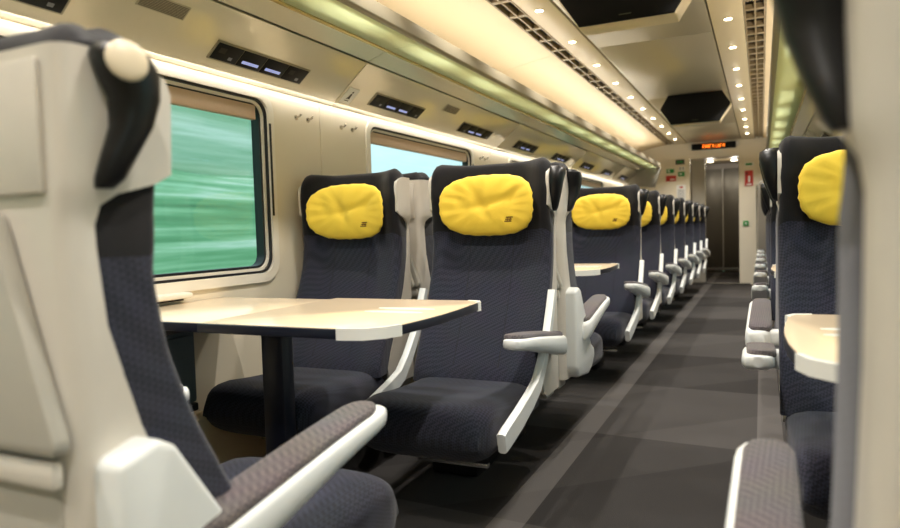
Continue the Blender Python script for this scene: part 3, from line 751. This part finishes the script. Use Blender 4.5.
# ------------------------------------------------------------------ tables
def table_leaf(t, outline, z, nm, side):
    o = prism(nm, [(x, y) for x, y in outline], 'z', z-0.028, z-0.002, 'table_edge', t, bevel=0.003)
    cx = sum(p[0] for p in outline)/len(outline); cy = sum(p[1] for p in outline)/len(outline)
    ins = [(cx+(x-cx)*0.985, cy+(y-cy)*0.985) for x, y in outline]
    prism('laminate', ins, 'z', z-0.004, z, 'table_top', o, bevel=0.0015)
    return o
def table(side, yc, label, x_end):
    # local: u runs from the wall towards the aisle, v along the car
    xw = WL if side < 0 else WR; sg = 1 if side < 0 else -1
    t = empty('folding_table', (xw, yc, 0), label=label, cat='table'); Lw = abs(x_end-xw); hinge = Lw*0.47
    z = 0.760; tr = lambda pts: [(sg*u, v) for u, v in pts]
    table_leaf(t, tr([(0.002, -0.315), (hinge-0.008, -0.315), (hinge-0.008, 0.335), (0.002, 0.335)]), z-0.004, 'fixed_leaf', side)
    arcn = [(Lw-0.12, -0.34), (Lw-0.07, -0.325), (Lw-0.03, -0.285), (Lw-0.012, -0.235), (Lw, -0.12), (Lw+0.004, 0.0), (Lw, 0.12), (Lw-0.008, 0.22), (Lw-0.012, 0.30), (Lw-0.03, 0.335), (Lw-0.07, 0.345)]
    table_leaf(t, tr([(hinge+0.002, -0.34)]+arcn+[(hinge+0.002, 0.345)]), z, 'folding_leaf', side)
    band = [(Lw-0.14, -0.343), (Lw-0.12, -0.343), (Lw-0.068, -0.329), (Lw-0.027, -0.287), (Lw-0.008, -0.235), (Lw-0.020, -0.235), (Lw-0.040, -0.280), (Lw-0.075, -0.316), (Lw-0.12, -0.330), (Lw-0.14, -0.330)]
    prism('corner_cap', tr(band), 'z', z-0.0295, z+0.0006, 'table_white', t)
    band = [(Lw-0.012, 0.285), (Lw-0.007, 0.302), (Lw-0.027, 0.339), (Lw-0.07, 0.348), (Lw-0.07, 0.338), (Lw-0.035, 0.328), (Lw-0.020, 0.30), (Lw-0.02, 0.285)]
    prism('corner_cap', tr(band), 'z', z-0.0295, z+0.0006, 'table_white', t)
    for v in (0.0, 0.085):
        oc = [(Lw-0.17+0.10*math.cos(a), v+0.02*math.sin(a)) for a in [2*math.pi*k/24 for k in range(24)]]
        prism('grip_inlay', tr(oc), 'z', z-0.001, z+0.0008, 'table_white', t)
    u0 = 0.505 if side < 0 else 0.25
    box('column', (*sorted((sg*u0, sg*(u0+0.088))), -0.03, 0.03, 0.0, z-0.03), 'table_edge', t, bevel=0.008)
    prism('bracket', tr([(0.002, z-0.03), (0.42, z-0.03), (0.002, z-0.30)]) if False else [(sg*0.002, z-0.035), (sg*0.44, z-0.035), (sg*0.17, z-0.10), (sg*0.17, z-0.065), (sg*0.002, z-0.065)], 'y', -0.29, -0.26, 'black', t, bevel=0.003)
    box('column_foot', (*sorted((sg*(u0-0.04), sg*(u0+0.155))), -0.12, 0.12, 0.0, 0.02), 'black', t, bevel=0.006)
    return t
table(-1, 1.745, 'pale wood folding table with dark edges between the facing double seats', -0.838)
table(-1, 3.93, 'pale table of the second double-seat bay, behind the back-to-back seats', -0.80)
table(1, 1.58, 'small pale table between the facing single seats', 0.045)
table(1, 3.74, 'small pale table of the second single-seat bay', 0.045)

# ------------------------------------------------------------------ outside
box('ground', (-60, 40, -40, 90, -1.3, -1.1), 'meadow', kind='structure')
rings = []
for i in range(61):
    y = -20+i*1.6; a = 0.25*math.sin(y*0.31)+0.15*math.sin(y*0.77+1)
    rings.append([(-4.5, y, -1.1), (-6.0, y, -0.7), (-8.0, y, 0.4+0.3*a), (-10.0, y, 1.7+0.4*a), (-12.0, y, 2.6+0.5*a), (-14.0, y, 2.9+0.5*a), (-14.0, y, -1.1)])
loft('embankment', rings, 'meadow', None, kind='structure')
rings = []
for i in range(151):
    y = -30+i*1.0; h = 4.2+4.5*smooth01((33-y)/7)+0.4*math.sin(y*0.45)+0.35*math.sin(y*1.3+2)+0.2*math.sin(y*2.9)
    rings.append([(-20, y, -1.1), (-19.6, y, 1.5), (-20.4, y, h*0.8), (-21.5, y, h), (-23, y, h*0.85), (-24, y, -1.1)])
loft('far_treeline', rings, 'far_trees', None, kind='structure')
